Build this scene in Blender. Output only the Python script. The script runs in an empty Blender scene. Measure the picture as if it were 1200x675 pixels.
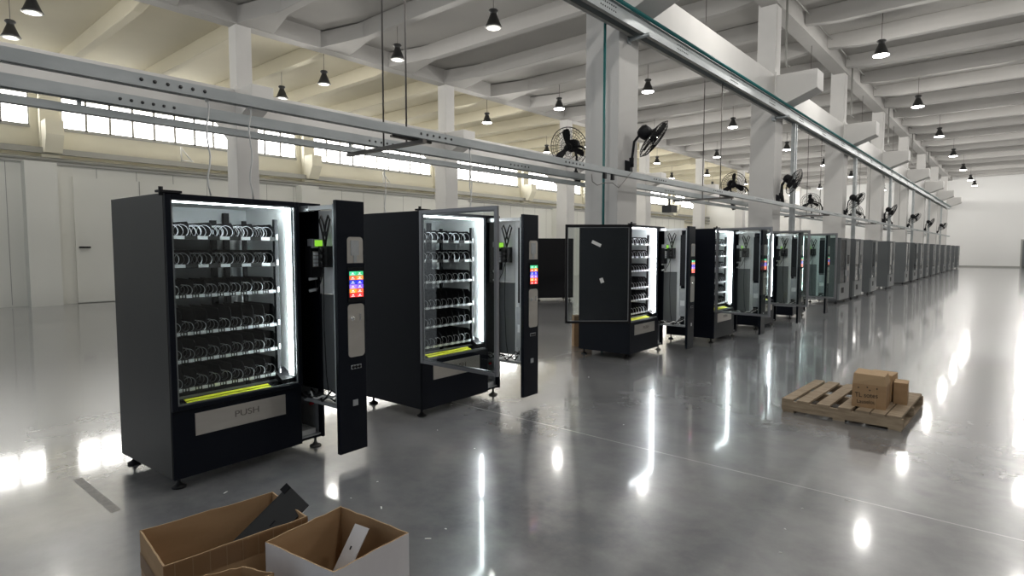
import bpy, math, random
from mathutils import Vector, Matrix
random.seed(7)
R = math.radians
S = bpy.context.scene
COL = S.collection

# ------------------------------------------------------------------ camera, world, exposure
cd = bpy.data.cameras.new('camera'); cam = bpy.data.objects.new('camera', cd); COL.objects.link(cam)
cd.sensor_width = 36.0; cd.lens = 690.0 / 1200.0 * 36.0; cd.clip_end = 300
cam.location = (0, 0, 1.57)
cam.rotation_euler = (R(90 - 3.69), 0, R(40.76))
S.camera = cam
S.view_settings.view_transform = 'Standard'; S.view_settings.look = 'None'
S.view_settings.gamma = 1; S.view_settings.use_curve_mapping = False
S.view_settings.exposure = 0.5
LAMP_W = 58.0          # watts of one high-bay lamp
WINDOW_E = 7.0          # brightness of the daylit panes
LED_E = 26.0             # machine LED strips
w = bpy.data.worlds.new('world'); S.world = w; w.use_nodes = True
bg = w.node_tree.nodes['Background']; bg.inputs[0].default_value = (0.86, 0.93, 1.0, 1); bg.inputs[1].default_value = 0.50

# ------------------------------------------------------------------ materials
def mat(name, col, rough=0.5, metal=0.0, emis=None, es=0.0, spec=0.5, coat=0.0, noise=None, bump=None):
    m = bpy.data.materials.new(name); m.use_nodes = True
    nt = m.node_tree; b = nt.nodes['Principled BSDF']
    b.inputs['Base Color'].default_value = (*col, 1); b.inputs['Roughness'].default_value = rough
    b.inputs['Metallic'].default_value = metal; b.inputs['Specular IOR Level'].default_value = spec
    b.inputs['Coat Weight'].default_value = coat
    if emis: b.inputs['Emission Color'].default_value = (*emis, 1); b.inputs['Emission Strength'].default_value = es
    if noise:      # (scale, second colour, stretch)
        tc = nt.nodes.new('ShaderNodeTexCoord'); mp = nt.nodes.new('ShaderNodeMapping')
        mp.inputs['Scale'].default_value = noise[2] if len(noise) > 2 else (1, 1, 1)
        n = nt.nodes.new('ShaderNodeTexNoise'); n.inputs['Scale'].default_value = noise[0]; n.inputs['Detail'].default_value = 5
        mx = nt.nodes.new('ShaderNodeMix'); mx.data_type = 'RGBA'
        mx.inputs['A'].default_value = (*col, 1); mx.inputs['B'].default_value = (*noise[1], 1)
        rp = nt.nodes.new('ShaderNodeMapRange'); rp.inputs[1].default_value = .35; rp.inputs[2].default_value = .65
        nt.links.new(tc.outputs['Object'], mp.inputs[0]); nt.links.new(mp.outputs[0], n.inputs['Vector'])
        nt.links.new(n.outputs[0], rp.inputs[0]); nt.links.new(rp.outputs[0], mx.inputs['Factor'])
        nt.links.new(mx.outputs['Result'], b.inputs['Base Color'])
        if bump:
            bp = nt.nodes.new('ShaderNodeBump'); bp.inputs['Strength'].default_value = bump; bp.inputs['Distance'].default_value = .01
            nt.links.new(n.outputs[0], bp.inputs['Height']); nt.links.new(bp.outputs[0], b.inputs['Normal'])
    return m

def glass_mat(name, tint, refl=0.08):
    m = bpy.data.materials.new(name); m.use_nodes = True; nt = m.node_tree
    for n in list(nt.nodes): nt.nodes.remove(n)
    o = nt.nodes.new('ShaderNodeOutputMaterial'); t = nt.nodes.new('ShaderNodeBsdfTransparent'); g = nt.nodes.new('ShaderNodeBsdfGlossy')
    t.inputs[0].default_value = (*tint, 1); g.inputs['Roughness'].default_value = .02; g.inputs[0].default_value = (1, 1, 1, 1)
    f = nt.nodes.new('ShaderNodeFresnel'); 
    ge = nt.nodes.new('ShaderNodeNewGeometry'); io = nt.nodes.new('ShaderNodeMapRange'); io.inputs[3].default_value = 1.45; io.inputs[4].default_value = 1 / 1.45
    nt.links.new(ge.outputs['Backfacing'], io.inputs[0]); nt.links.new(io.outputs[0], f.inputs[0])
    mr = nt.nodes.new('ShaderNodeMath'); mr.operation = 'ADD'; mr.inputs[1].default_value = refl; mr.use_clamp = True
    mx = nt.nodes.new('ShaderNodeMixShader')
    nt.links.new(f.outputs[0], mr.inputs[0]); nt.links.new(mr.outputs[0], mx.inputs[0])
    nt.links.new(t.outputs[0], mx.inputs[1]); nt.links.new(g.outputs[0], mx.inputs[2]); nt.links.new(mx.outputs[0], o.inputs[0])
    return m

M = {}
M['black'] = mat('black_powder_coat', (.005, .0068, .012), .36, spec=.17)
M['blackside'] = mat('dark_satin_steel', (.024, .024, .023), .34, .3, spec=.4, noise=(3, (.030, .029, .027), (1, 1, .6)))
M['matte'] = mat('black_plastic', (.008, .008, .010), .5, spec=.25)
M['gloss'] = mat('black_gloss', (.006, .007, .009), .12, spec=.35)
M['white'] = mat('white_liner', (.80, .82, .82), .45)
M['liner'] = mat('pale_grey_liner', (.50, .52, .53), .42, .1)
M['zinc'] = mat('zinc_sheet', (.52, .54, .55), .38, .45, noise=(14, (.44, .46, .48)))
M['galv'] = mat('galvanised_rail', (.47, .50, .51), .42, .35, noise=(7, (.38, .41, .42), (1, .3, 1)))
M['steel'] = mat('brushed_steel', (.66, .63, .58), .36, .8, noise=(5, (.62, .59, .54), (1, 1, 5)))
M['emboss'] = mat('embossed_steel', (.22, .20, .18), .3, .6)
M['chrome'] = mat('chrome', (.8, .8, .8), .15, 1)
M['frame'] = mat('grey_aluminium_frame', (.32, .325, .34), .33, .6)
M['coil'] = mat('coil_wire', (.55, .57, .6), .3, .85)
M['yellow'] = mat('yellow_label', (.95, 1.0, .03), .5)
M['label'] = mat('label_strip', (.92, .95, .98), .4)
M['led'] = mat('led_strip', (1, 1, 1), .4, emis=(.93, .97, 1), es=LED_E)
M['lcd'] = mat('green_lcd', (.15, .4, .02), .3, emis=(.30, .75, .05), es=.6)
M['red'] = mat('red_knob', (.6, .01, .03), .4)
M['greyside'] = mat('grey_machine_steel', (.12, .13, .135), .42, .2)
M['greyfront'] = mat('light_grey_front', (.25, .265, .27), .35, .3)
M['glass'] = glass_mat('clear_glass', (.86, .89, .88), .0)
M['glass_teal'] = glass_mat('greenish_glass', (.80, .90, .88), .05)
M['darkglass'] = glass_mat('tinted_glass', (.42, .46, .48), .06)
M['concrete_white'] = mat('white_painted_concrete', (.66, .65, .63), .75, noise=(.7, (.60, .59, .575)))
M['cream'] = mat('cream_painted_wall', (.74, .71, .60), .75, noise=(.5, (.69, .66, .55)))  # warm daylight cast put into the left wall's base colour
M['panelwall'] = mat('white_insulated_panel', (.70, .70, .65), .5)
M['farwall'] = mat('white_wall', (.80, .80, .79), .7)
M['wallgrey'] = mat('grey_wall', (.22, .22, .22), .8)
M['ceil'] = mat('ceiling_paint', (.40, .39, .37), .8, noise=(.4, (.37, .36, .345)))
M['rib'] = mat('grey_white_rib_paint', (.43, .42, .405), .8, noise=(.6, (.395, .385, .37)))
M['ceilcream'] = mat('ceiling_cream_paint', (.58, .54, .42), .8, noise=(.4, (.54, .50, .39)))  # left bay ceiling and ribs: daylight's warm tint is mixed into the colour
M['teal'] = mat('teal_pipe_paint', (.02, .14, .14), .35)
M['navy'] = mat('blue_grey_hose', (.05, .09, .12), .4)
M['pipe'] = mat('grey_pipe', (.33, .33, .31), .45, .3)
M['sky'] = mat('daylit_pane', (1, 1, 1), .5, emis=(1, .985, .94), es=WINDOW_E)
M['lamp'] = mat('lamp_lens_lit', (1, 1, 1), .5, emis=(1, .98, .94), es=14)
M['lampdim'] = mat('lamp_lens_off', (.16, .16, .15), .5)  # dark colour imitates the unlit look from the side; the lamp still shines
M['lampbody'] = mat('lamp_black', (.02, .02, .02), .4)
M['rod'] = mat('steel_rod', (.16, .15, .14), .4, .6)
M['cable'] = mat('pale_cable', (.75, .75, .73), .5)
M['bcable'] = mat('black_cable', (.01, .01, .01), .5)
M['card'] = mat('cardboard', (.40, .255, .135), .8, noise=(5, (.36, .225, .115), (1, 1, 4)))
M['cardtop'] = mat('cardboard_light', (.50, .34, .19), .8)
M['tape'] = mat('packing_tape', (.42, .25, .13), .25)
M['cardwhite'] = mat('white_cardboard', (.72, .70, .70), .55, noise=(6, (.66, .63, .64), (1, 1, .3)))
M['wood'] = mat('pallet_wood', (.40, .31, .21), .8, noise=(6, (.27, .20, .13), (1, 7, 7)), bump=.3)
M['ink'] = mat('marker_ink', (.02, .015, .01), .6)
M['paper'] = mat('paper', (.8, .8, .78), .7)
M['floortape'] = mat('worn_grey_tape', (.27, .26, .235), .5, noise=(25, (.40, .38, .35)))
M['darkmetal'] = mat('dark_grey_bracket', (.045, .045, .045), .4, .3)

def floor_mat():
    m = bpy.data.materials.new('polished_concrete'); m.use_nodes = True; nt = m.node_tree; N = nt.nodes; L = nt.links
    b = N['Principled BSDF']; tc = N.new('ShaderNodeTexCoord')
    def noise(sc, det=5, st=(1, 1, 1), rough=.55):
        mp = N.new('ShaderNodeMapping'); mp.inputs['Scale'].default_value = st; L.new(tc.outputs['Object'], mp.inputs[0])
        n = N.new('ShaderNodeTexNoise'); n.inputs['Scale'].default_value = sc; n.inputs['Detail'].default_value = det; n.inputs['Roughness'].default_value = rough
        L.new(mp.outputs[0], n.inputs['Vector']); return n.outputs[0]
    def rng(s, a, b_, c, d):
        r = N.new('ShaderNodeMapRange'); L.new(s, r.inputs[0])
        for i, v in enumerate((a, b_, c, d)): r.inputs[i + 1].default_value = v
        return r.outputs[0]
    def mix(fac, A, B):
        x = N.new('ShaderNodeMix'); x.data_type = 'RGBA'; L.new(fac, x.inputs['Factor'])
        for k, v in (('A', A), ('B', B)):
            if isinstance(v, tuple): x.inputs[k].default_value = (*v, 1)
            else: L.new(v, x.inputs[k])
        return x.outputs['Result']
    def math_(op, a, bv):
        x = N.new('ShaderNodeMath'); x.operation = op
        if isinstance(a, float): x.inputs[0].default_value = a
        else: L.new(a, x.inputs[0])
        if bv is not None:
            if isinstance(bv, float): x.inputs[1].default_value = bv
            else: L.new(bv, x.inputs[1])
        return x.outputs[0]
    c = mix(rng(noise(.55, 8, (1, 1, 1), .6), .36, .64, 0, 1), (.120, .124, .134), (.265, .270, .278))
    c = mix(rng(noise(3.1, 7, (1, 1, 1), .65), .40, .75, 0, .6), c, (.31, .31, .305))
    c = mix(rng(noise(34, 3), .60, .95, 0, .12), c, (.42, .42, .41))
    sx = N.new('ShaderNodeSeparateXYZ'); L.new(tc.outputs['Object'], sx.inputs[0])
    wob = rng(noise(.8, 1), 0, 1, -.012, .012)
    def joint(axis, off, period):
        v = math_('ADD', sx.outputs[axis], wob)
        v = math_('ADD', v, period * 40 + period / 2 - off)
        v = math_('MODULO', v, float(period)); v = math_('SUBTRACT', v, period / 2); v = math_('ABSOLUTE', v, None)
        return math_('LESS_THAN', v, .007)
    j = math_('MAXIMUM', joint('Y', 4.15, 8.05), joint('X', -5.15, 6.15))
    jc = math_('MULTIPLY', j, .75)
    c = mix(jc, c, (.48, .48, .47))
    L.new(c, b.inputs['Base Color'])
    b.inputs['Roughness'].default_value = .27
    b.inputs['Specular IOR Level'].default_value = .9; b.inputs['Coat Weight'].default_value = .75; b.inputs['Coat Roughness'].default_value = .07; b.inputs['Coat IOR'].default_value = 1.5
    bp = N.new('ShaderNodeBump'); bp.inputs['Strength'].default_value = .09; bp.inputs['Distance'].default_value = .02
    L.new(noise(1.6, 3, (1, 1, 1), .5), bp.inputs['Height']); L.new(bp.outputs[0], b.inputs['Normal'])
    return m
M['floor'] = floor_mat()

# ------------------------------------------------------------------ mesh helpers
class MB:
    def __init__(s): s.v = []; s.f = []; s.m = []; s.sm = []
    def add(s, vs, fs, m=0, smooth=False):
        o = len(s.v); s.v += [tuple(p) for p in vs]
        for f in fs: s.f.append([i + o for i in f]); s.m.append(m); s.sm.append(smooth)
    def box(s, x0, x1, y0, y1, z0, z1, m=0, T=None):
        vs = [Vector((x, y, z)) for x in (x0, x1) for y in (y0, y1) for z in (z0, z1)]
        if T is not None: vs = [T @ p for p in vs]
        s.add(vs, [(0, 1, 3, 2), (4, 6, 7, 5), (0, 4, 5, 1), (2, 3, 7, 6), (0, 2, 6, 4), (1, 5, 7, 3)], m); return s
    def prism(s, poly, axis, a, b, m=0):
        # poly in the two other axes (cyclic order), extruded a..b along axis
        n = len(poly); vs = []
        for t in (a, b):
            for (p, q) in poly:
                vs.append({'x': (t, p, q), 'y': (p, t, q), 'z': (p, q, t)}[axis])
        fs = [tuple(range(n))[::-1], tuple(range(n, 2 * n))] + [(i, (i + 1) % n, (i + 1) % n + n, i + n) for i in range(n)]
        s.add(vs, fs, m); return s
    def tube(s, pts, r, seg=8, m=0, closed=False, r1=None, caps=True):
        pts = [Vector(p) for p in pts]; n = len(pts); vs = []; fs = []
        prev = None
        for i, p in enumerate(pts):
            if closed: d = pts[(i + 1) % n] - pts[i - 1]
            else: d = pts[min(i + 1, n - 1)] - pts[max(i - 1, 0)]
            d.normalize()
            if prev is None:
                up = Vector((0, 0, 1)) if abs(d.z) < .9 else Vector((1, 0, 0))
                a = d.cross(up).normalized()
            else:
                a = prev - d * prev.dot(d)
                a = a.normalized() if a.length > 1e-6 else d.orthogonal().normalized()
            prev = a; b = d.cross(a)
            rr = r if r1 is None else r + (r1 - r) * i / (n - 1)
            for k in range(seg):
                t = 2 * math.pi * k / seg
                vs.append(p + (a * math.cos(t) + b * math.sin(t)) * rr)
        for i in range(n if closed else n - 1):
            j = (i + 1) % n
            for k in range(seg):
                l = (k + 1) % seg
                fs.append((i * seg + k, i * seg + l, j * seg + l, j * seg + k))
        if not closed and caps: fs += [tuple(range(seg))[::-1], tuple(range((n - 1) * seg, n * seg))]
        s.add(vs, fs, m, True); return s
    def lathe(s, prof, seg=20, m=0, T=None, smooth=True):
        vs = []; n = len(prof)
        for (r, z) in prof:
            for k in range(seg):
                t = 2 * math.pi * k / seg; p = Vector((r * math.cos(t), r * math.sin(t), z))
                vs.append(T @ p if T is not None else p)
        fs = []
        for i in range(n - 1):
            for k in range(seg):
                l = (k + 1) % seg; fs.append((i * seg + k, i * seg + l, (i + 1) * seg + l, (i + 1) * seg + k))
        fs += [tuple(range(seg))[::-1], tuple(range((n - 1) * seg, n * seg))]
        s.add(vs, fs, m, smooth); return s
    def build(s, name, mats, parent=None, loc=(0, 0, 0), rot=None, bevel=0):
        me = bpy.data.meshes.new(name); me.from_pydata(s.v, [], s.f)
        if not isinstance(mats, (list, tuple)): mats = [mats]
        for m in mats: me.materials.append(m)
        me.polygons.foreach_set('material_index', s.m); me.polygons.foreach_set('use_smooth', s.sm)
        me.update()
        o = bpy.data.objects.new(name, me); COL.objects.link(o); o.location = loc
        if rot: o.rotation_euler = rot
        if parent: o.parent = parent
        if bevel:
            b = o.modifiers.new('bevel', 'BEVEL'); b.width = bevel; b.segments = 2; b.limit_method = 'ANGLE'
        return o
def tag(o, label, cat, group=None, kind=None):
    if label: o['label'] = label
    if cat: o['category'] = cat
    if group: o['group'] = group
    if kind: o['kind'] = kind
    return o
def empty(name, loc=(0, 0, 0), rz=0, label=None, cat=None, group=None):
    o = bpy.data.objects.new(name, None); COL.objects.link(o); o.location = loc; o.rotation_euler = (0, 0, rz)
    o.empty_display_size = .1
    return tag(o, label, cat, group)
def struct(o): o['kind'] = 'structure'; return o
def kids(o): return [c for c in bpy.data.objects if c.parent == o]
def copy_tree(o, parent=None):
    c = o.copy(); COL.objects.link(c); c.parent = parent
    for ch in kids(o): copy_tree(ch, c)
    return c
def text_mesh(txt, size, name, m, parent, loc, rot, depth=.002, sx=1.0):
    cu = bpy.data.curves.new(name, 'FONT'); cu.body = txt; cu.size = size; cu.extrude = depth; cu.align_x = 'CENTER'; cu.align_y = 'CENTER'
    t = bpy.data.objects.new(name, cu); COL.objects.link(t)
    me = bpy.data.meshes.new_from_object(t); bpy.data.objects.remove(t)
    me.materials.clear(); me.materials.append(m)
    o = bpy.data.objects.new(name, me); COL.objects.link(o); o.parent = parent; o.location = loc; o.rotation_euler = rot; o.scale = (sx, 1, 1)
    return o

# ------------------------------------------------------------------ the hall
XW, XA, XB, XR, Y0, Y1 = -29.0, -17.4, -5.1, 7.2, -9.0, 69.5
ZC = 8.65
struct(MB().box(XW - .2, XR + .2, Y0, Y1 + .2, -.2, 0).build('floor', M['floor']))
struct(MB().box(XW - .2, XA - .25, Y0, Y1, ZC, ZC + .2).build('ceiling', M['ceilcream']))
struct(MB().box(XA - .25, XR, Y0, Y1, ZC, ZC + .2).build('ceiling', M['ceil']))
struct(MB().box(XW, XR, Y1, Y1 + .2, 0, ZC).build('wall_far', M['farwall']))
struct(MB().box(XR, XR + .2, Y0, Y1, 0, ZC).build('wall_right', M['wallgrey']))
struct(MB().box(XB + .6, XR, Y1 - .03, Y1, 0, .12).build('baseboard_far', M['pipe']))
# door frame in the far wall
b = MB(); b.box(.0, .12, Y1 - .06, Y1, 0, 2.4).box(1.9, 2.02, Y1 - .06, Y1, 0, 2.4).box(0, 2.02, Y1 - .06, Y1, 2.4, 2.52).box(.12, 1.9, Y1 - .03, Y1, 0, 2.4, 1)
struct(b.build('door_1', [M['pipe'], M['greyside']]))
# left wall with ribbon windows
ZW0, ZW1 = 6.35, 7.62
pil = [-4.5, 5.85, 16.85, 26.2, 34.9, 43.3, 51.6, 60.0, 68.3]
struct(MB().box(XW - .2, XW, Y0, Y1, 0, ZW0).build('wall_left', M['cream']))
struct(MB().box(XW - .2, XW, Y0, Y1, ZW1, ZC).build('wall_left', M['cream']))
wn = 0
for i in range(len(pil) - 1):
    a, c = pil[i] + .45, pil[i + 1] - (.55 if i != 0 else .55)
    if i == 1: a = 6.3
    n = max(4, round((c - a) / .84)); st = (c - a) / n; wn += 1
    f = MB(); f.box(XW - .12, XW - .04, a, c, ZW0, ZW0 + .06).box(XW - .12, XW - .04, a, c, ZW1 - .06, ZW1)
    for k in range(n + 1): f.box(XW - .12, XW - .04, a + k * st - .045, a + k * st + .045, ZW0, ZW1)
    fr = struct(f.build('window_%d' % wn, M['pipe']))
    MB().box(XW - .10, XW - .085, a, c, ZW0, ZW1).build('pane', M['sky'], fr)
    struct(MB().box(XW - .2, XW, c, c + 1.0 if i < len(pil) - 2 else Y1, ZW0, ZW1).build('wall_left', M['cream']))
    struct(MB().box(XW - .04, XW + .06, a, c, ZW0 - .08, ZW0).build('trim_%d' % wn, M['pipe']))
for y in pil[1:-1]:
    b = MB(); b.box(XW, XW + .35, y - .3, y + .3, 0, ZC)
    b.prism([(XW + .35, 5.75), (XW + .35, 6.5), (XW + 1.1, 6.5), (XW + 1.1, 5.95), (XW + .75, 5.3), (XW + .35, 5.3)], 'y', y - .28, y + .28)
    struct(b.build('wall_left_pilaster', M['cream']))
# wall rail and pipes
tag(MB().box(XW + .32, XW + .5, Y0, Y1, 5.28, 5.5).build('crane_rail', M['pipe']), 'long grey rail beam running along the left wall below the windows', 'rail')
for z, r, t in ((5.05, .09, 'upper thick grey pipe along the left wall just under the rail beam'), (4.72, .05, 'lower thin grey pipe along the left wall above the white panels')):
    tag(MB().tube([(XW + .45, Y0, z), (XW + .45, Y1, z)], r, 10).build('wall_pipe', M['pipe']), t, 'pipe')
for y, t in ((10.5, 'small pale triangular bracket standing on the left wall pipes'), (21.5, 'triangular bracket on the left wall pipes behind the second grey column')):
    b = MB(); b.tube([(XW + .5, y, 5.5), (XW + .5, y, 6.15)], .035, 6); b.tube([(XW + .5, y, 6.1), (XW + .5, y + .45, 5.55)], .03, 6); b.tube([(XW + .5, y, 5.55), (XW + .5, y + .5, 5.55)], .03, 6)
    tag(b.build('pipe_bracket', M['cable']), t, 'bracket')
# white insulated partition standing in front of the left wall
XP = -21.0
b = MB(); b.box(XP - .1, XP, Y0, 46, 0, 4.0)
for k in range(46): b.box(XP, XP + .004, -2 + k * 1.05, -2 + k * 1.05 + .015, .05, 3.98, 1)
struct(b.build('wall_left_partition', [M['panelwall'], M['pipe']]))
struct(MB().box(XP - .16, XP + .05, Y0, 46, 4.0, 4.07).build('trim_20', M['pipe']))
for y in (3.95, 12.1, 20.2, 28.3, 36.4):
    struct(MB().box(XP, XP + .45, y - .36, y + .36, 0, 4.0).build('wall_left_partition_post', M['panelwall']))
b = MB(); b.box(XP + .005, XP + .05, 4.75, 8.2, 0.02, 3.7).box(XP + .05, XP + .06, 6.45, 6.47, .02, 3.7, 1)
dr = struct(b.build('door_2', [M['panelwall'], M['pipe']]))
MB().tube([(XP + .05, 4.85, 1.65), (XP + .12, 4.85, 1.65), (XP + .12, 5.1, 1.65)], .03, 6).build('door_handle', M['matte'], dr)

# columns, girders, corbels
def column(x1, y, corbel_right, corbel_left, nm):
    s = .65; b = MB()
    b.box(x1 - s, x1, y - s / 2, y + s / 2, 0, 6.3); b.box(x1 - .55, x1 - .08, y - .23, y + .23, 6.3, 8.2)
    w2 = .32
    if corbel_right: b.prism([(x1, 5.33), (x1 + .99, 5.72), (x1 + .99, 6.2), (x1, 6.2)], 'y', y - w2, y + w2)
    if corbel_left: b.prism([(x1 - s, 4.85), (x1 - s, 6.29), (x1 - s - .95, 6.29), (x1 - s - .95, 5.62)], 'y', y - w2, y + w2)
    return struct(b.build(nm, M['concrete_white'], bevel=.012))
BY = [8.92 + 8.08 * k for k in range(-2, 8)]
AY = [8.25 + 8.25 * k for k in range(-2, 8)]
for y in BY:
    if y > -9 and abs(y - .84) > .1: column(XB, y, True, False, 'wall_middle_column')
for y in AY:
    if abs(y) > .1 and y > -9: column(XA, y, True, True, 'wall_inner_column')
struct(MB().box(XB - .47, XB - .03, Y0, Y1, 8.1, ZC).build('ceiling_girder', M['rib']))
struct(MB().box(XA - .47, XA - .03, Y0, Y1, 8.1, ZC).build('ceiling_girder', M['rib']))
for x, ys, nm in ((XB, BY, 'wall_middle_tie_beam'), (XA, AY, 'wall_inner_tie_beam')):
    for k in range(len(ys) - 1):
        a = ys[k] + .33 if k or x == XA else ys[k] + .33
        struct(MB().box(x - .30, x - .04, a, ys[k + 1] - .33, 5.45, 6.22).build(nm, M['concrete_white'], bevel=.01))
    struct(MB().box(x - .30, x - .04, ys[-1] + .33, Y1, 5.45, 6.22).build(nm, M['concrete_white']))
# transverse ribs of the ceiling, haunched at their ends
def rib(xa, xb, y, m):
    b = MB(); zc, zs = ZC, 8.14
    for (w_, z0, z1) in ((.13, zs, zc),):
        b.prism([(xa, zc), (xa, zs + .10), (xa + .9, zs), (xb - .9, zs), (xb, zs + .10), (xb, zc)], 'y', y - w_, y + w_)
    return struct(b.build('ceiling_beam', m, bevel=.02))
y = 8.6 - 2.69 * 6
while y < Y1 - .5:
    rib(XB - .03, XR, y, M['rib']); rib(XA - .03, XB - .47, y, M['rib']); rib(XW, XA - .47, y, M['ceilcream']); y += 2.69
# tapered gussets where the big ribs meet the inner girder
for y in [8.6 + 2.69 * k for k in range(-1, 9)]:
    b = MB(); b.prism([(XA - .03, 8.11), (XA + 1.7, 8.15), (XA + 1.7, 8.60), (XA - .03, 8.60)], 'y', y - .55, y + .55)
    vs = b.v
    b.v = [(vx, (y + (vy - y) * (.24 if vx > XA + .4 else 1)), vz) for vx, vy, vz in vs]
    struct(b.build('ceiling_haunch', M['rib']))

# ------------------------------------------------------------------ high bay lamps
def make_lamp(lit):
    t = empty('high_bay_lamp')
    b = MB(); b.lathe([(.02, .24), (.10, .235), (.125, .21), (.12, .18), (.085, .15), (.085, .11), (.13, .0), (.19, -.15), (.225, -.20), (.20, -.20)], 20)
    b.build('lamp_shade', M['lampbody'], t)
    MB().lathe([(.001, -.197), (.208, -.197), (.205, -.215), (.14, -.235), (.001, -.24)], 20).build('lamp_lens', M['lamp'] if lit else M['lampdim'], t)
    MB().tube([(0, 0, 0), (0, 0, .56)], .010, 6).build('rod', M['rod'], t, (0, 0, .24))
    return t
def lamp_light(t, power):
    ld = bpy.data.lights.new('lamp_light', 'POINT'); ld.shadow_soft_size = .13; ld.energy = power; ld.color = (1, .97, .92)
    lo = bpy.data.objects.new('lamp_light', ld); COL.objects.link(lo); lo.location = (0, 0, -.36); lo.parent = t
    return lo
lamp0 = make_lamp(True); lamp1 = make_lamp(False); used = {True: False, False: False}
LY = [3.22 + 8.07 * k for k in range(8)] + [65.09]
LX = [(-21.0, 'outer left bay row', 'left bay near windows'), (-18.15, 'inner left bay row', 'left bay beside inner columns'),
      (-14.2, 'middle bay far row', 'middle bay beside inner columns'), (-10.4, 'middle bay near row', 'middle bay beside machines'),
      (-3.3, 'right bay', 'right bay beside wide columns'), (.35, 'right bay outer', 'right bay middle row'), (4.0, 'x', 'right bay outermost row')]
ords = ['first', 'second', 'third', 'fourth', 'fifth', 'sixth', 'seventh', 'eighth', 'last']
for xi, (x, _, place) in enumerate(LX):
    for yi, yy in enumerate(LY):
        if x > -4 and yi == 0: pass
        lit = not (x < -9 and yi <= 1)
        src = lamp0 if lit else lamp1
        if not used[lit]: t = src; used[lit] = True
        else: t = copy_tree(src)
        xx = x + (.05 * yi if x == -10.4 else 0)
        t.location = (xx, yy, 7.4)
        if yi == 0 and xi < 2: t.location.x += .5 if xi == 0 else .15
        if xi == 4 or (yi == 0 and xi < 2):
            t.location.y += .85 if xi == 4 else .23
            for ch in kids(t):
                if ch.name.startswith('rod'): ch.scale = (1, 1, 1.8)
        tag(t, '%s high bay lamp, %s, %s from the camera' % ('lit black' if lit else 'dim black', place, ords[yi]), 'lamp', 'high bay lamps hanging from the ceiling')
        lamp_light(t, LAMP_W * ((1.0 if lit else .7) if yi < 8 else .35))

# ------------------------------------------------------------------ overhead rails
def c_channel(x0, x1, z0, z1, ya, yb, t=.008, flip=False):
    b = MB()
    b.box(x0, x1, ya, yb, z1 - t, z1); b.box(x1 - t, x1, ya, yb, z0, z1 - t) if not flip else b.box(x0, x0 + t, ya, yb, z0, z1 - t)
    b.box(x0, x0 + t, ya, yb, z0, z1 - t) if not flip else b.box(x1 - t, x1, ya, yb, z0, z1 - t)
    b.box(x0 + t, x0 + .03, ya, yb, z0, z0 + t); b.box(x1 - .03, x1 - t, ya, yb, z0, z0 + t)
    return b
def holes(b, x, z, yc, n=6, dy=.085, m=1):
    for k in range(n):
        T = Matrix.Translation((x, yc + (k - n / 2) * dy, z)) @ Matrix.Rotation(R(90), 4, 'Y')
        b.lathe([(.013, 0), (.013, .004)], 10, m, T)
b = c_channel(-4.80, -4.72, 2.72, 2.805, -3, 64)
for yc in [1.75 + 2.55 * k for k in range(20)]: holes(b, -4.72, 2.765, yc)
tag(b.build('overhead_rail', [M['galv'], M['darkmetal']]), 'near galvanised rail above the machines, passing in front of the columns', 'rail', None)
b = c_channel(-5.98, -5.88, 2.81, 2.91, -3, 64)
for yc in [1.95 + 2.55 * k for k in range(20)]: holes(b, -5.88, 2.86, yc)
tag(b.build('overhead_rail', [M['galv'], M['darkmetal']]), 'far galvanised rail above the machines, passing behind the columns', 'rail', None)
b = MB().box(-5.97, -5.93, -3, 64, 2.72, 2.765).box(-5.99, -5.91, -3, 64, 2.70, 2.72)
for k in range(24): b.box(-5.95, -5.93, 1.4 + k * 2.6, 1.43 + k * 2.6, 2.765, 2.81)
tag(b.build('busbar', M['galv']), 'slim metal busbar hung under the far overhead rail', 'rail')
for k, yy in enumerate((4.04, 12.6, 20.9, 29.0, 37.1)):
    t = empty('rail_hanger', (0, yy, 0), 0, 'steel hanger with two long ceiling rods holding the overhead rails, %s from the camera' % ords[k], 'hanger', 'rail hangers')
    MB().box(-6.02, -4.66, -.025, .025, 2.66, 2.70).box(-4.84, -4.80, -.3, .22, 2.70, 2.72).build('crossbar', M['rod'], t)
    for x, zt in ((-5.34, ZC), (-4.95, 5.105)): MB().tube([(x, 0, 2.70), (x, 0, zt)], .010, 6).build('rod', M['rod'], t)
# high trunking in front of the columns
b = MB(); xa, xb_, za, zb = -5.06, -4.80, 5.10, 5.31
b.box(xb_ - .01, xb_, -3, 64, za, zb).box(xa, xa + .01, -3, 64, za, zb - .05).box(xa, xb_, -3, 64, zb - .01, zb).box(xa + .01, xa + .07, -3, 64, za, za + .012, 2).box(xb_ - .07, xb_ - .01, -3, 64, za, za + .012, 2)
b.box(xb_, xb_ + .02, -3, 64, zb - .02, zb)
for yc in [2.7 + 2.55 * k for k in range(16)]:
    holes(b, xb_, 5.24, yc, 8, .06, 1); holes(b, xb_, 5.17, yc, 8, .06, 1)
tag(b.build('cable_trunking', [M['galv'], M['darkmetal'], M['pipe']]), 'large galvanised cable trunking running high along the machine row', 'cable tray')
tag(MB().tube([(-4.745, 6.9, 5.33), (-4.745, 64, 5.33)], .032, 10).build('air_pipe', M['teal']), 'teal pipe lying along the top edge of the high trunking', 'pipe')
tag(MB().tube([(-4.735, -3, 5.36), (-4.735, 6.85, 5.36)], .045, 10).tube([(-4.735, 6.7, 5.36), (-4.735, 6.88, 5.36)], .056, 10).build('air_hose', M['navy']), 'thick blue-grey hose on top of the trunking near the camera', 'pipe')
tag(MB().tube([(-5.075, 8.12, 0), (-5.075, 8.12, 5.12)], .022, 8).build('drop_pipe', M['teal']), 'vertical teal pipe dropping from the trunking beside the first wide column', 'pipe')
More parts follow.
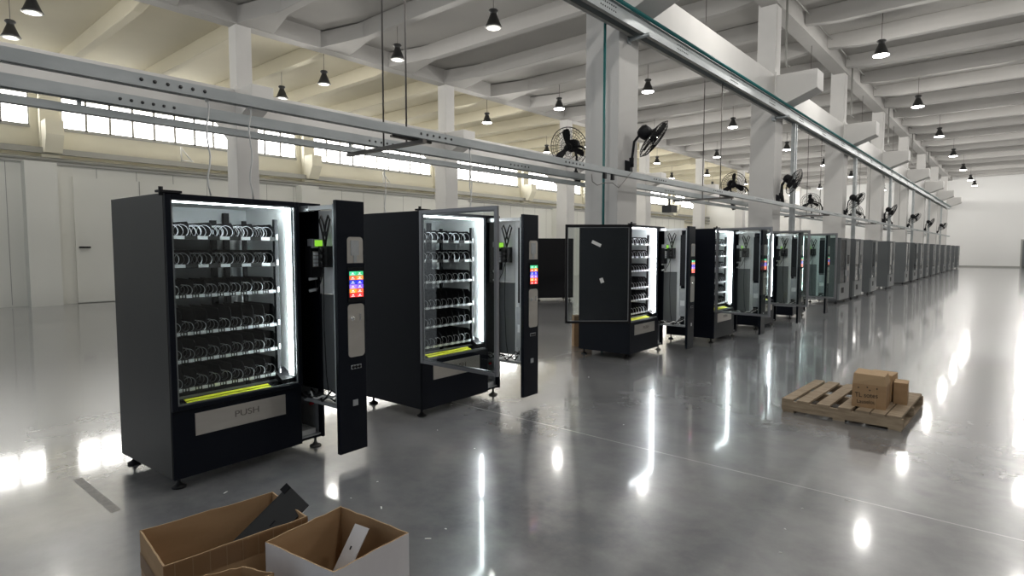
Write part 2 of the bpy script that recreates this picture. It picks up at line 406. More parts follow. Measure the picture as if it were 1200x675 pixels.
for k, (yy, t) in enumerate([(8.9, 'clamp under the high trunking at the first wide column'), (16.6, 'clamp under the high trunking at the second wide column')]):
    tag(MB().tube([(-5.1, yy, 5.07), (-4.72, yy, 5.07)], .035, 8).box(-5.16, -5.08, yy - .05, yy + .05, 5.0, 5.1).build('trunking_clamp', M['galv']), t, 'clamp')
for k, yy in enumerate((17.75, 25.8, 33.9, 42.0, 50.1, 58.2)):
    b = MB(); b.box(-4.98, -4.88, yy - .03, yy + .03, 0, 5.1); b.box(-4.98, -4.88, yy + .14, yy + .20, 0, 5.1)
    for z in (.6, 1.8, 3.0, 4.2, 4.9): b.box(-4.96, -4.90, yy + .03, yy + .14, z, z + .05)
    tag(b.build('trunking_post', M['galv']), 'twin steel post under the high trunking, %s from the camera' % ords[k], 'post', 'posts carrying the high trunking')
# conduits on the right bay ceiling girder
tag(MB().tube([(-5.0, Y0, 8.5), (-5.0, Y1, 8.5)], .025, 6).build('conduit', M['pipe']), 'thin conduit running along the ceiling girder of the right bay', 'pipe')
for k, yy in enumerate(BY[3:8]):
    tag(MB().tube([(-5.02, yy + .15, 8.5), (-5.02, yy + .15, 6.7), (-5.0, yy + .17, 6.55), (-4.93, yy + .2, 6.5)], .03, 8).build('drop_conduit', M['pipe']), 'vertical conduit on the upper shaft of the wide column, %s from the camera' % ords[k], 'pipe', 'drop conduits on upper columns')
tag(MB().tube([(-5.0, 15.9, 8.05), (-2.5, 15.9, 8.05)], .04, 8).build('cross_conduit', M['pipe']), 'dark conduit crossing below the right bay ceiling at top edge', 'pipe')

# dangling cables under the rail
for k, (x, yy, ln, t) in enumerate([(-4.76, 1.95, .75, 'pale cable hanging behind the first machine, left of the inner column'), (-4.76, 2.28, .76, 'pale cable hanging in front of the inner column behind the first machine'),
        (-5.93, 4.5, .9, 'pale cable hanging above the second machine'), (-5.93, 6.0, .8, 'pale cable hanging right of the second machine'), (-4.76, 4.8, .75, 'pale cable hanging in front of the second inner column')]):
    pts = [(x + .004 * math.sin(j * 2.1 + k), yy + .012 * math.sin(j * 1.3 + k), 2.74 - ln * j / 10) for j in range(11)]
    tag(MB().tube(pts, .007, 6).box(x - .012, x + .012, yy - .012, yy + .012, 2.70, 2.74).build('hanging_cable', M['cable']), t, 'cable', 'cables hanging from the rails')
# sockets at first column
t = empty('socket_cluster', (-4.70, 7.55, 2.68), 0, 'two black plugs with looping cable under the rail at the first wide column', 'plug')
for dy in (0, .22): MB().box(-.02, .02, dy - .025, dy + .025, -.06, .03).build('plug', M['matte'], t)
MB().tube([(0, -.35, -.02), (0, -.33, -.13), (0, -.2, -.17), (0, 0, -.12), (0, .22, -.10), (0, .4, -.16), (0, .6, -.02), (0, .8, .12)], .006, 6).build('cable', M['rod'], t)
tag(MB().box(-6.05, -5.83, 12.1, 12.4, 2.40, 2.56).tube([(-5.95, 12.25, 2.55), (-5.95, 12.25, 2.705)], .02, 6).build('junction_box', M['darkmetal']), 'small dark box hanging under the rails above the fourth machine', 'box')

# ------------------------------------------------------------------ wall fans
def make_fan():
    t = empty('wall_fan')          # local +Z = air direction, centre of cage at origin
    cage = MB(); R0 = .355
    for r, z in ((R0, 0), (.29, .055), (.20, .075), (.11, .085), (.29, -.05), (.19, -.075), (.10, -.09)):
        cage.tube([(r * math.cos(2 * math.pi * k / 28), r * math.sin(2 * math.pi * k / 28), z) for k in range(28)], .0045 if r != R0 else .008, 4, closed=True)
    for k in range(32):
        a = 2 * math.pi * k / 32; c, s_ = math.cos(a), math.sin(a)
        cage.tube([(.05 * c, .05 * s_, .09), (.2 * c, .2 * s_, .078), (.3 * c, .3 * s_, .05), (R0 * c, R0 * s_, 0), (.3 * c, .3 * s_, -.05), (.2 * c, .2 * s_, -.078), (.08 * c, .08 * s_, -.095)], .0028, 4)
    cage.lathe([(.055, .085), (.055, .095), (.03, .10)], 14)
    cage.build('cage', M['matte'], t)
    for k in range(3):
        bl = MB(); T = Matrix.Rotation(2 * math.pi * k / 3, 4, 'Z')
        prof = [(.05, .03), (.12, .055), (.20, .075), (.27, .08), (.315, .05), (.325, 0)]
        top = [T @ Vector((r, w_, .025)) for r, w_ in prof]; bot = [T @ Vector((r, -w_ * .6, -.025)) for r, w_ in prof]
        vs = top + bot; n = len(prof); off = [Vector((v.x, v.y, v.z + .006)) for v in vs]
        fs = [(i, i + 1, n + i + 1, n + i) for i in range(n - 1)]
        bl.add(vs + off, fs + [tuple(2 * n + j for j in f[::-1]) for f in fs] + [(0, n, 3 * n, 2 * n)], 0, True)
        bl.build('blade', M['matte'], t)
    MB().lathe([(.05, .04), (.06, 0), (.055, -.05)], 14).build('hub', M['matte'], t)
    MB().lathe([(.06, -.09), (.105, -.11), (.115, -.17), (.11, -.25), (.07, -.29), (.02, -.30)], 18).build('motor', M['matte'], t)
    return t
fan0 = make_fan(); first = True
def put_fan(c, n, base, label):
    global first
    t = fan0 if first else copy_tree(fan0); first = False
    n = Vector(n).normalized(); q = n.to_track_quat('Z', 'X'); t.rotation_mode = 'QUATERNION'; t.rotation_quaternion = q; t.location = c
    tag(t, label, 'fan', 'black wall fans on the wide columns')
    bpy.context.view_layer.update()
    inv = t.matrix_basis.inverted()
    p0 = Vector(c) - n * .2; bs = Vector(base)
    el = Vector((bs.x, bs.y, p0.z - .08)); el = bs + (el - bs) * .8 + (p0 - el) * .2
    a = MB(); a.tube([inv @ v for v in (p0, p0 + (el - p0) * .5 + Vector((0, 0, .02)), el, bs + Vector((0, 0, .06)), bs)], .022, 8)
    a.tube([inv @ (bs + Vector((0, 0, .13))), inv @ (bs + Vector((0, 0, -.02)))], .04, 8)
    a.build('arm', M['matte'], t)
    s_ = 1 if bs.x > XB - .3 else -1
    fx = XB if s_ > 0 else XB - .65
    d = MB(); vs = [inv @ Vector(v) for v in ((fx, bs.y - .05, bs.z - .13), (fx, bs.y + .05, bs.z - .13), (fx, bs.y + .05, bs.z + .10), (fx, bs.y - .05, bs.z + .10))]
    vs2 = [inv @ Vector(v) for v in ((bs.x, bs.y - .04, bs.z - .1), (bs.x, bs.y + .04, bs.z - .1), (bs.x, bs.y + .04, bs.z + .06), (bs.x, bs.y - .04, bs.z + .06))]
    d.add(vs + vs2, [(3, 2, 1, 0), (4, 5, 6, 7), (0, 1, 5, 4), (1, 2, 6, 5), (2, 3, 7, 6), (3, 0, 4, 7)]); d.build('wall_bracket', M['matte'], t)
rv = Vector((.757, .653, 0)); fv = Vector((-.652, .756, 0))
for k, yy in enumerate(BY[2:9]):
    put_fan((-4.72, yy + .18, 3.42), rv * .78 + Vector((0, 0, -.55)) + fv * (.04 if k % 2 == 0 else -.75), (-5.0, yy - .05, 2.98), 'black wall fan on the aisle side of the wide column, %s from the camera' % ords[k])
    put_fan((-6.25, yy - .1, 3.42), (rv * -.45 - fv * .75 + Vector((0, 0, -.28))) if k != 1 else (-fv + Vector((0, 0, -.2))), (-5.85, yy + .05, 3.1), 'black wall fan on the window side of the wide column, %s from the camera' % ords[k])

# ------------------------------------------------------------------ snack vending machine (open)
W, D, ZB, ZT = 1.15, .84, .08, 1.93
PW = .94          # width of the shopping side
GZ = .545         # top of lower front panel
def helix(r, y0, y1, turns, rad=.003, seg=14):
    n = int(turns * seg); return [(r * math.cos(2 * math.pi * k / seg - math.pi / 2), y0 + (y1 - y0) * k / n, r * math.sin(2 * math.pi * k / seg - math.pi / 2)) for k in range(n + 1)]
coil_mesh = {}
def coil_obj(r, x, z, tray):
    if r not in coil_mesh:
        o = MB().tube(helix(r, .12, .57, 6 if r > .035 else 8), .0025, 4).build('coil', M['coil'], tray, (x, 0, z)); coil_mesh[r] = o; return o
    o = coil_mesh[r].copy(); COL.objects.link(o); o.parent = tray; o.location = (x, 0, z); return o
def foot(t, x, y):
    MB().lathe([(.045, 0), (.045, .012), (.022, .022), (.016, .030), (.011, .036), (.011, ZB + .005)], 14).build('leveling_foot', M['matte'] if x < .5 else M['rod'], t, (x, y, 0))
def make_machine():
    t = empty('vending_machine')
    b = MB()          # outer shell
    b.box(0, .022, .0, D, ZB, ZT, 1); b.box(W - .022, W, .0, D, ZB, ZT); b.box(.022, W - .022, D - .02, D, ZB, ZT)
    b.box(.022, W - .022, 0, D - .02, ZT - .028, ZT); b.box(.022, W - .022, .02, D - .02, ZB, ZB + .02)
    b.box(.912, PW, .0, D - .02, GZ, ZT - .028)                      # divider
    b.box(.914, PW - .001, .03, D - .02, ZB + .02, GZ)
    b.build('cabinet', [M['black'], M['blackside']], t, bevel=.003)
    b = MB(); b.box(.004, PW, -.012, .02, ZB - .005, GZ - .012); b.build('front_panel', M['black'], t, bevel=.004)
    fl = MB().box(.145, .80, -.018, -.011, .340, .490).box(.150, .795, -.0195, -.018, .345, .485).build('delivery_flap', M['steel'], t, bevel=.001)
    text_mesh('PUSH', .062, 'push_lettering', M['emboss'], fl, (.50, -.0198, .425), (R(90), 0, 0), .0022, 1.25)
    # lower ledge and yellow strip
    b = MB(); b.box(.022, .912, .02, D - .04, GZ - .012, GZ); b.box(.03, .91, .0, .02, GZ - .012, GZ + .006, 1); b.prism([(.02, GZ), (.02, GZ + .006), (.10, GZ + .030), (.10, GZ)], 'x', .03, .91)
    b.box(.03, .91, .100, .108, GZ + .0, GZ + .045, 1); b.build('ledge', [M['gloss'], M['frame']], t)
    st = MB()
    for q in ((.022, .050), (.060, .084)):
        f_ = lambda yy: GZ + .009 + (yy - .02) * .31
        st.add([(.12, q[0], f_(q[0])), (.72, q[0], f_(q[0])), (.72, q[1], f_(q[1])), (.12, q[1], f_(q[1])), (.12, q[0], f_(q[0]) - .003), (.72, q[0], f_(q[0]) - .003), (.72, q[1], f_(q[1]) - .003), (.12, q[1], f_(q[1]) - .003)],
               [(0, 1, 2, 3), (7, 6, 5, 4), (0, 4, 5, 1), (2, 6, 7, 3), (1, 5, 6, 2), (0, 3, 7, 4)])
    st.build('warning_strip', M['yellow'], t)
    # liner
    b = MB(); x0, x1 = .022, .912
    b.box(x0, x1, .66, .67, GZ, ZT - .028, 0); b.box(x0, x0 + .008, .03, .66, GZ, ZT - .028, 0); b.box(x1 - .010, x1, .02, .66, GZ + .06, ZT - .028, 1); b.box(x0 + .008, x1 - .010, .03, .66, ZT - .038, ZT - .028, 1)
    b.build('liner', [M['liner'], M['white']], t)
    for zz in (1.56, 1.37): pass
    MB().box(.880, .894, .035, .05, .62, 1.87).build('led_strip', M['led'], t)
    MB().box(.05, .88, .035, .05, ZT - .052, ZT - .038).build('led_strip', M['led'], t)
    MB().prism([(.02, GZ + .02), (.16, GZ + .06), (.16, GZ + .12), (.02, GZ + .05)], 'x', .80, .905).build('corner_block', M['matte'], t)
    b = MB()
    for (x, yy, z1) in ((.822, .11, 1.80), (.822, .56, 1.80), (.032, .11, 1.82), (.032, .56, 1.82)):
        b.box(x, x + .028, yy, yy + .03, GZ + .02, z1)
    b.box(.60, .64, .62, .655, .8, 1.80); b.box(.70, .74, .62, .655, .8, 1.86)
    b.build('tray_upright', M['matte'], t)
    for i, z in enumerate((1.657, 1.466, 1.263, 1.012, .827, .633)):
        n = 5 if i < 2 else 9; h = .105 if i < 2 else (.10, .150, .125, .120)[i - 2]
        b = MB(); xa_, xb_ = .062, .822; wl = (xb_ - xa_) / n; yf = .118
        b.box(xa_, xb_, yf, .60, z - .006, z); b.box(xa_ - .005, xb_ + .005, yf - .009, yf, z - .018, z + .010, 1); b.box(xa_, xb_, .59, .60, z, z + (h - .01 if i < 2 else .04))
        for k in range(n + 1):
            x = xa_ + k * wl
            b.prism([(yf + .01, z), (yf + .02, z + h * .8), (yf + .045, z + h), (.58, z + h), (.58, z)], 'x', x - .002, x + .002)
        for k in range(n):
            b.box(xa_ + (k + .28) * wl, xa_ + (k + .72) * wl, yf - .013, yf - .009, z - .015, z + .007, 2)
            if i >= 2:
                for q in (.05, .82): b.box(xa_ + (k + q) * wl, xa_ + (k + q + .12) * wl, yf - .012, yf - .009, z - .012, z + .004, 2)
        b.box(xa_ - .03, xa_ - .006, yf - .02, yf + .01, z - .02, z + .02, 2); b.box(xb_ + .006, xb_ + .02, yf - .02, yf + .01, z - .01, z + .03, 2)
        tr = b.build('tray', [M['matte'], M['darkmetal'], M['label']], t)
        for k in range(n):
            if i < 2:
                for q in (.28, .72): coil_obj(.040, xa_ + (k + q) * wl, z + .045, tr)
            else: coil_obj(.033, xa_ + (k + .5) * wl, z + .038, tr)
        MB().tube([(xb_ - .08, .60, z + .02), (xb_ - .04, .62, z + .06), (xb_ - .06, .64, z + .10), (xb_ - .1, .655, z + .05)], .007, 5).build('wiring', M['bcable'], tr)
    for x in (.06, W - .05): foot(t, x, .06); foot(t, x, D - .06)
    # hinge lug
    MB().box(-.035, .10, -.045, .02, ZT, ZT + .015).tube([(-.02, -.03, ZT - .02), (-.02, -.03, ZT + .035)], .014, 8).build('hinge', M['matte'], t)
    # lower service bay behind the pulled-out module
    b = MB(); b.box(PW + .002, W - .024, .70, .71, ZB + .02, .46, 0); b.box(PW + .002, W - .024, .02, .70, ZB + .02, ZB + .03, 0); b.box(PW, PW + .006, .05, .70, ZB + .03, .44, 0); b.box(W - .03, W - .022, .05, .70, ZB + .03, .46, 0)
    sb = b.build('service_bay', M['zinc'], t)
    MB().box(PW + .03, W - .05, .05, .30, ZB + .03, ZB + .07).build('power_tray', M['white'], sb)
    MB().lathe([(.012, 0), (.012, .03)], 10, 0, Matrix.Translation((W - .035, .10, .34)) @ Matrix.Rotation(R(-90), 4, 'Y')).build('red_button', M['red'], sb)
    # glass door, hinged at the left front edge; local origin = hinge
    gd = MB(); fw_ = .036; dw, dz0, dz1 = PW, GZ - .015, ZT - .002
    for m_, ya, yb in ((0, -.034, -.020), (1, -.020, -.004)):
        gd.box(0, fw_, ya, yb, dz0, dz1, m_); gd.box(dw - fw_ + .006, dw, ya, yb, dz0, dz1, m_); gd.box(fw_, dw - fw_ + .006, ya, yb, dz1 - fw_, dz1, m_); gd.box(fw_, dw - fw_ + .006, ya, yb, dz0, dz0 + fw_ * .8, m_)
    gdo = gd.build('glass_door', [M['black'], M['matte']], t, bevel=.004)
    MB().box(fw_ - .005, dw - fw_ + .01, -.030, -.024, dz0 + .02, dz1 - fw_ + .005).build('glass_pane', M['glass'], gdo)
    b = MB(); a0, a1 = fw_ + .002, dw - fw_ + .004; q = .009
    b.box(a0, a0 + q, -.024, -.014, dz0 + .03, dz1 - fw_); b.box(a1 - q, a1, -.024, -.014, dz0 + .03, dz1 - fw_); b.box(a0, a1, -.024, -.014, dz0 + .03, dz0 + .03 + q); b.box(a0, a1, -.024, -.014, dz1 - fw_ - q, dz1 - fw_)
    b.build('seal', M['frame'], gdo)
    # pulled-out control module
    F0 = -.46; px0, px1 = .945, 1.19
    cp = MB().box(px0, px1, F0 - .02, F0 + .018, ZB, 1.925).build('control_panel', M['black'], t, bevel=.004)
    def arch(x0, x1, z0, z1, y, th, m, name, rtop=True, rbot=False):
        cx = (x0 + x1) / 2; pts = [(x0, z0 + (.02 if rbot else 0))]
        pts = []
        def corner(cx_, cz_, r, a0_): return [(cx_ + r * math.cos(R(a0_ + 15 * j)), cz_ + r * math.sin(R(a0_ + 15 * j))) for j in range(7)]
        r = .028
        pts += corner(x1 - r, z1 - r, r, 0) + corner(x0 + r, z1 - r, r, 90) if rtop else [(x1, z1), (x0, z1)]
        pts += corner(x0 + r, z0 + r, r, 180) + corner(x1 - r, z0 + r, r, 270) if rbot else [(x0, z0), (x1, z0)]
        return MB().prism(pts, 'y', y - th, y, m).build(name, M['steel'], cp)
    fy = F0 - .02
    a = arch(px0 + .085, px0 + .225, 1.475, 1.665, fy, .004, 0, 'note_slot_plate'); a['label'] = 'brushed metal plate above the screen'
    MB().box(px0 + .115, px0 + .185, fy - .010, fy - .003, 1.53, 1.64).box(px0 + .14, px0 + .165, fy - .009, fy - .003, 1.48, 1.53).build('note_slot', M['zinc'], cp)
    MB().box(px0 + .085, px0 + .235, fy - .006, fy, 1.19, 1.445).build('screen_bezel', M['gloss'], cp)
    cols = [(.05, .5, .25), (.75, .12, .04), (.02, .05, .45), (.30, .16, .75), (.95, .30, .03), (.55, .03, .03)]
    cols2 = [(.04, .4, .16), (.9, .25, .05), (.03, .03, .6), (.2, .1, .8), (.9, .12, .04), (.75, .04, .04)]
    ms = [mat('screen_tile_%d' % k, c_, .3, emis=c_, es=1.0) for k, c_ in enumerate(cols + cols2)] + [mat('screen_mark', (.8, .8, .8), .3, emis=(.9, .9, .9), es=.9)]
    b = MB(); sx0, sx1, sz0, sz1 = px0 + .098, px0 + .222, 1.225, 1.415
    for rr in range(6):
        for cc in range(2):
            xa_ = sx0 + cc * (sx1 - sx0) / 2; za_ = sz1 - (rr + 1) * (sz1 - sz0) / 6
            b.box(xa_ + .001, xa_ + (sx1 - sx0) / 2 - .001, fy - .008, fy - .0055, za_ + .001, za_ + (sz1 - sz0) / 6 - .001, rr + 6 * cc)
            b.box(xa_ + .022, xa_ + .036, fy - .0085, fy - .008, za_ + .014, za_ + .021, 12); b.box(xa_ + .012, xa_ + .046, fy - .0085, fy - .008, za_ + .006, za_ + .009, 12)
    sc = b.build('touch_screen', ms, cp); sc['label'] = 'lit touch screen with two columns of coloured tiles'
    arch(px0 + .082, px0 + .228, .785, 1.175, fy, .004, 0, 'coin_plate', True, True)
    MB().lathe([(.016, 0), (.018, .006), (.012, .012)], 14, 0, Matrix.Translation((px0 + .12, fy - .003, 1.07)) @ Matrix.Rotation(R(90), 4, 'X')).build('coin_knob', M['chrome'], cp)
    MB().box(px0 + .185, px0 + .195, fy - .010, fy - .003, 1.05, 1.10).build('coin_slot', M['chrome'], cp)
    b = MB(); b.box(px0 + .105, px0 + .195, fy - .004, fy, .695, .725)
    for k in range(3): b.lathe([(.013, 0), (.013, .004)], 12, 1, Matrix.Translation((px0 + .122 + k * .028, fy - .003, .710)) @ Matrix.Rotation(R(90), 4, 'X'))
    b.build('badge', [M['zinc'], M['matte']], cp)
    MB().box(px0 + .115, px0 + .16, fy - .004, fy, .42, .465).build('lock_plate', M['zinc'], cp)
    # carriage behind the panel
    yb0, yb1 = -.27, -.22
    MB().box(px0 + .19, px0 + .225, yb0, yb1, .40, 1.89).box(px0 + .187, px0 + .19, yb0 + .01, yb1 - .01, .45, 1.80).build('carriage_post', M['white'], t)
    MB().box(px0 + .185, px0 + .192, yb1, -.005, 1.23, 1.875).build('mounting_sheet', M['white'], t)
    MB().box(px0 + .20, px0 + .21, yb1 + .01, .22, .46, 1.225).build('lower_sheet', M['gloss'], t)
    MB().box(px0 + .165, px0 + .225, F0 + .04, yb0 - .005, 1.02, 1.80).build('display_unit', M['matte'], t, bevel=.004)
    MB().box(px0 + .12, px0 + .20, F0 + .03, yb0 - .02, .56, .98).box(px0 + .115, px0 + .12, F0 + .05, yb0 - .04, .72, .80, 1).build('coin_mechanism', [M['zinc'], M['white']], t)
    MB().box(px0 + .005, px0 + .03, F0 + .02, F0 + .035, .45, 1.9).build('panel_flange', M['galv'], t)
    MB().box(px0 + .02, px0 + .06, F0 + .02, .25, 1.865, 1.895).box(px0 + .015, px0 + .065, -.12, .15, 1.86, 1.90, 1).build('slide_rail', [M['white'], M['zinc']], t)
    MB().box(px0 + .02, px0 + .215, F0 + .02, .10, .41, .418).box(px0 + .02, px0 + .025, F0 + .02, .10, .418, .435).build('carriage_shelf', M['zinc'], t)
    MB().box(px0 + .02, px0 + .05, .05, .6, .40, .43).build('lower_slide', M['zinc'], t)
    for k, (m_, ph) in enumerate(((M['bcable'], 0), (M['bcable'], 1.3), (M['cable'], 2.2), (M['bcable'], 3.4))):
        pts = [(px0 + .06 + .05 * math.sin(ph + j * .6), F0 + .05 + j * .055, .43 + .05 * abs(math.sin(ph + j * .9)) + (.06 if j in (0, 1) else 0)) for j in range(9)]
        MB().tube(pts, .008, 6).build('wire', m_, t)
    # keypad controller, facing the aisle from the carriage
    kx = px0 + .085
    kb = MB().box(kx - .015, kx + .09, -.06, .02, 1.36, 1.60).build('keypad_controller', M['matte'], t, bevel=.004)
    MB().box(kx - .01, kx + .085, -.085, -.01, 1.585, 1.655).build('display_housing', M['zinc'], kb)
    MB().box(kx + .005, kx + .07, -.089, -.085, 1.598, 1.645).build('display', M['lcd'], kb)
    b = MB().box(kx + .0, kx + .07, -.066, -.06, 1.44, 1.56)
    for r_ in range(4):
        for c_ in range(3): b.box(kx + .003 + c_ * .022, kx + .021 + c_ * .022, -.069, -.066, 1.446 + r_ * .028, 1.468 + r_ * .028, 1)
    b.build('keypad', [M['pipe'], M['label']], kb)
    b = MB()
    b.box(kx + .03, kx + .08, -.20, -.09, 1.44, 1.60)
    for k in range(3): b.lathe([(.022, 0), (.022, .02)], 12, 0, Matrix.Translation((kx + .03, -.145, 1.47 + .05 * k)) @ Matrix.Rotation(R(-90), 4, 'Y'))
    b.build('power_socket', M['bcable'], t)
    b = MB()
    for s_ in (-1, 1):
        b.tube([(kx + .05, -.15, 1.60), (kx + .05, -.15 + s_ * .03, 1.70), (kx + .05, -.15 + s_ * .065, 1.80), (kx + .05, -.15 + s_ * .045, 1.83), (kx + .05, -.15 + s_ * .02, 1.78), (kx + .05, -.15 - s_ * .02, 1.66), (kx + .05, -.15, 1.62)], .008, 6)
    b.tube([(kx + .04, -.02, 1.36), (kx + .04, -.05, 1.25), (kx + .04, -.10, 1.33), (kx + .04, -.14, 1.44)], .005, 6); b.tube([(kx + .04, -.14, 1.44), (kx + .04, -.13, 1.0), (kx + .04, -.15, .6), (kx + .04, -.18, .44)], .004, 6)
    b.build('cable_bundle', M['bcable'], t)
    for z in (1.345, 1.255): MB().tube([(kx - .01, -.02, z), (kx + .05, -.04, z + .01)], .012, 8).build('cable_clip', M['white'], t)
    return t
proto = make_machine()
def place_machine(t, lf, yaw, door_world_deg, frame, label):
    rz = R(90 + yaw); t.location = (lf[0], lf[1], 0); t.rotation_euler = (0, 0, rz)
    tag(t, label, 'vending machine', 'opened snack vending machines in the front of the row')
    for ch in kids(t):
        if ch.name.startswith('cabinet') and 'nearest' not in label:
            ch.material_slots[1].link = 'OBJECT'; ch.material_slots[1].material = M['black']
        if ch.name.startswith('lower_sheet') and any(k in label for k in ('nearest', 'second', 'sixth')):
            ch.material_slots[0].link = 'OBJECT'; ch.material_slots[0].material = M['greyfront']  # black glossy sheet coloured grey, imitating its reflection of the bright wall
        if ch.name.startswith('glass_door'):
            ch.rotation_euler = (0, 0, R(door_world_deg) - rz) if door_world_deg is not None else (0, 0, 0)
            if door_world_deg is not None: ch.location = (-.005, -.036, 0)
            if frame:
                ch.material_slots[0].link = 'OBJECT'; ch.material_slots[0].material = M['frame']
                ch.material_slots[1].link = 'OBJECT'; ch.material_slots[1].material = M['frame'] if frame > 1 else M['matte']
            if frame > 2:
                for g in kids(ch):
                    if g.name.startswith('glass_pane'): g.material_slots[0].link = 'OBJECT'; g.material_slots[0].material = M['glass_teal']
specs = [((-4.10, 1.39), 3.5, None, 0, 'black snack vending machine nearest the camera, glass door closed over lit empty coil trays'),
         ((-4.18, 3.55), 2.0, 1, 2, 'second black vending machine, dark side showing, grey framed glass door swung open'),
         ((-4.18, 7.40), 2.0, -138, 0, 'third black snack vending machine, black framed glass door folded back over its side wall'),
         ((-3.86, 9.66), 1.0, -9, 2, 'fourth black vending machine, just right of the one with its door folded back'),
         ((-3.84, 11.85), 0.5, -13, 2, 'fifth black vending machine, narrow black control panel standing left of the teal glazed door'),
         ((-3.88, 14.25), 0.5, -16, 3, 'sixth machine of the row with teal tinted glass door, just before the closed grey ones')]
for i, (lf, yaw, dw, fr, lab) in enumerate(specs):
    t = proto if i == 0 else copy_tree(proto)
    place_machine(t, lf, yaw, dw, fr, lab)
# screens of farther machines keep the same parts; the sticker scraps on the third door
for (u, z, wd, ht, an, nm) in ((.50, 1.66, .045, .14, 65, 'long white sticker'), (.42, 1.14, .05, .07, 20, 'torn white sticker')):
    t = [o for o in bpy.data.objects if o.name.startswith('glass_door') and o.parent and 'third black' in o.parent.get('label', '')][0]
    T = Matrix.Translation((PW - u if False else u * 1.0, -.022, z)) @ Matrix.Rotation(R(an), 4, 'Y')
    st = MB().box(-wd / 2, wd / 2, 0, .001, -ht / 2, ht / 2, 0, T).build('sticker', M['paper'], t); st['label'] = nm

# ------------------------------------------------------------------ closed grey machines further down the row
def make_closed():
    t = empty('vending_machine')
    b = MB().box(0, W, 0, D, ZB, ZT); b.build('cabinet', M['greyside'], t, bevel=.006)
    fd = MB(); fd.box(.0, .70, -.05, -.002, ZB + .02, .58, 1)
    fd.box(0, .05, -.05, -.002, .58, ZT - .01); fd.box(.65, .70, -.05, -.002, .58, ZT - .01); fd.box(.05, .65, -.05, -.002, ZT - .07, ZT - .01)
    fd.box(.05, .65, -.02, -.002, .58, ZT - .07, 2)
    d_ = fd.build('door', [M['greyside'], M['greyfront'], M['gloss']], t, bevel=.003)
    MB().box(.05, .65, -.035, -.030, .60, ZT - .08).build('window_pane', M['darkglass'], d_)
    MB().box(.22, .48, -.056, -.05, .30, .46).build('delivery_flap', M['matte'], d_)
    MB().box(.60, .69, -.062, -.05, .80, .98).build('handle', M['galv'], d_)
    cp = MB().box(.703, W, -.05, -.002, ZB + .02, ZT - .01).build('control_panel', M['greyfront'], t, bevel=.003)
    MB().box(.80, 1.05, -.056, -.05, 1.15, 1.42).build('screen', M['gloss'], cp)
    MB().box(.84, 1.0, -.056, -.05, .95, 1.08).box(.88, .96, -.058, -.05, .62, .76).build('coin_plate', M['steel'], cp)
    for x in (.08, W - .08): foot(t, x, .06); foot(t, x, D - .08)
    return t
g0 = make_closed(); gl = [19.3, 21.3, 24.0, 27.9, 32.3, 34.9, 37.6, 40.4, 43.4, 46.6, 50.2, 54.0, 58.0, 62.2]
place_lab = ['first closed grey vending machine past the opened black ones', 'second closed grey vending machine past the opened black ones', 'grey vending machine with a wide plain side, third of the closed ones', 'grey vending machine with a pale side just before the gap in the row']
for i, yy in enumerate(gl):
    t = g0 if i == 0 else copy_tree(g0)
    t.location = (-4.02 + .01 * (i % 3), yy, 0); t.rotation_euler = (0, 0, R(90 + (i * 37 % 5 - 2) * .6))
    lab = place_lab[i] if i < 4 else 'closed grey vending machine, %s after the gap in the far row' % (ords[:8] + ['ninth', 'tenth'])[i - 4]
    tag(t, lab, 'vending machine', 'closed grey vending machines at the far end of the row')

# back-row black machines seen between the second and third machine
def make_plain():
    t = empty('vending_machine')
    MB().box(0, W, 0, D, ZB, ZT).box(.02, W - .02, D, D + .01, ZB + .1, ZT - .1).build('cabinet', M['black'], t, bevel=.006)
    MB().box(0, W, -.05, -.002, ZB + .02, ZT - .01).build('door', M['matte'], t, bevel=.004)
    for x in (.08, W - .08): foot(t, x, .06); foot(t, x, D - .08)
    return t
p0 = make_plain(); p0.location = (-11.3, 14.3, 0); p0.rotation_euler = (0, 0, R(52)); tag(p0, 'black vending machine standing alone in the middle bay behind the row', 'vending machine')
p1 = copy_tree(p0); p1.location = (-10.0, 16.1, 0); tag(p1, 'black vending machine far behind the third one, seen past its glass door', 'vending machine')

# ------------------------------------------------------------------ cardboard boxes
def open_box(name, corners, h, th, mats, label, tape=False, white=False):
    # corners: near-left order around, world xy
    t = empty(name, (corners[0][0], corners[0][1], 0), 0, label, 'box')
    o = Vector((corners[0][0], corners[0][1], 0)); P = [Vector((c[0], c[1], 0)) - o for c in corners]
    ctr = sum(P, Vector()) / 4
    b = MB(); Q = [p + (ctr - p).normalized() * th * 1.4 for p in P]
    for i in range(4):
        j = (i + 1) % 4; n_ = 8
        # outer wall with a faintly wavy rim
        top = []
        for k in range(n_ + 1):
            f = k / n_; jit = random.uniform(-.003, .003)
            top.append((P[i].lerp(P[j], f), Q[i].lerp(Q[j], f), h + jit))
        for k in range(n_):
            (a, ai, za_), (c, ci, zc_) = top[k], top[k + 1]
            vs = [(a.x, a.y, .002), (c.x, c.y, .002), (c.x, c.y, zc_), (a.x, a.y, za_), (ai.x, ai.y, .002), (ci.x, ci.y, .002), (ci.x, ci.y, zc_), (ai.x, ai.y, za_)]
            b.add(vs, [(0, 1, 2, 3)], 1 if white and i in white else 0); b.add(vs, [(7, 6, 5, 4)], 0); b.add(vs, [(3, 2, 6, 7)], 2)
    b.add([(p.x, p.y, .005) for p in P], [(0, 1, 2, 3)], 0)
    b.build('carton', mats, t)
    return t, P, o
H1 = .40
cA = [(-2.36, .755), (-2.742, .795), (-2.695, 1.353), (-2.329, 1.323)]
t, P, o = open_box('cardboard_box', cA, H1, .006, [M['card'], M['cardwhite'], M['cardtop']], 'long open brown cardboard box with shiny tape bands, at bottom left')
b = MB()      # clear brown tape along the outer +X side and end
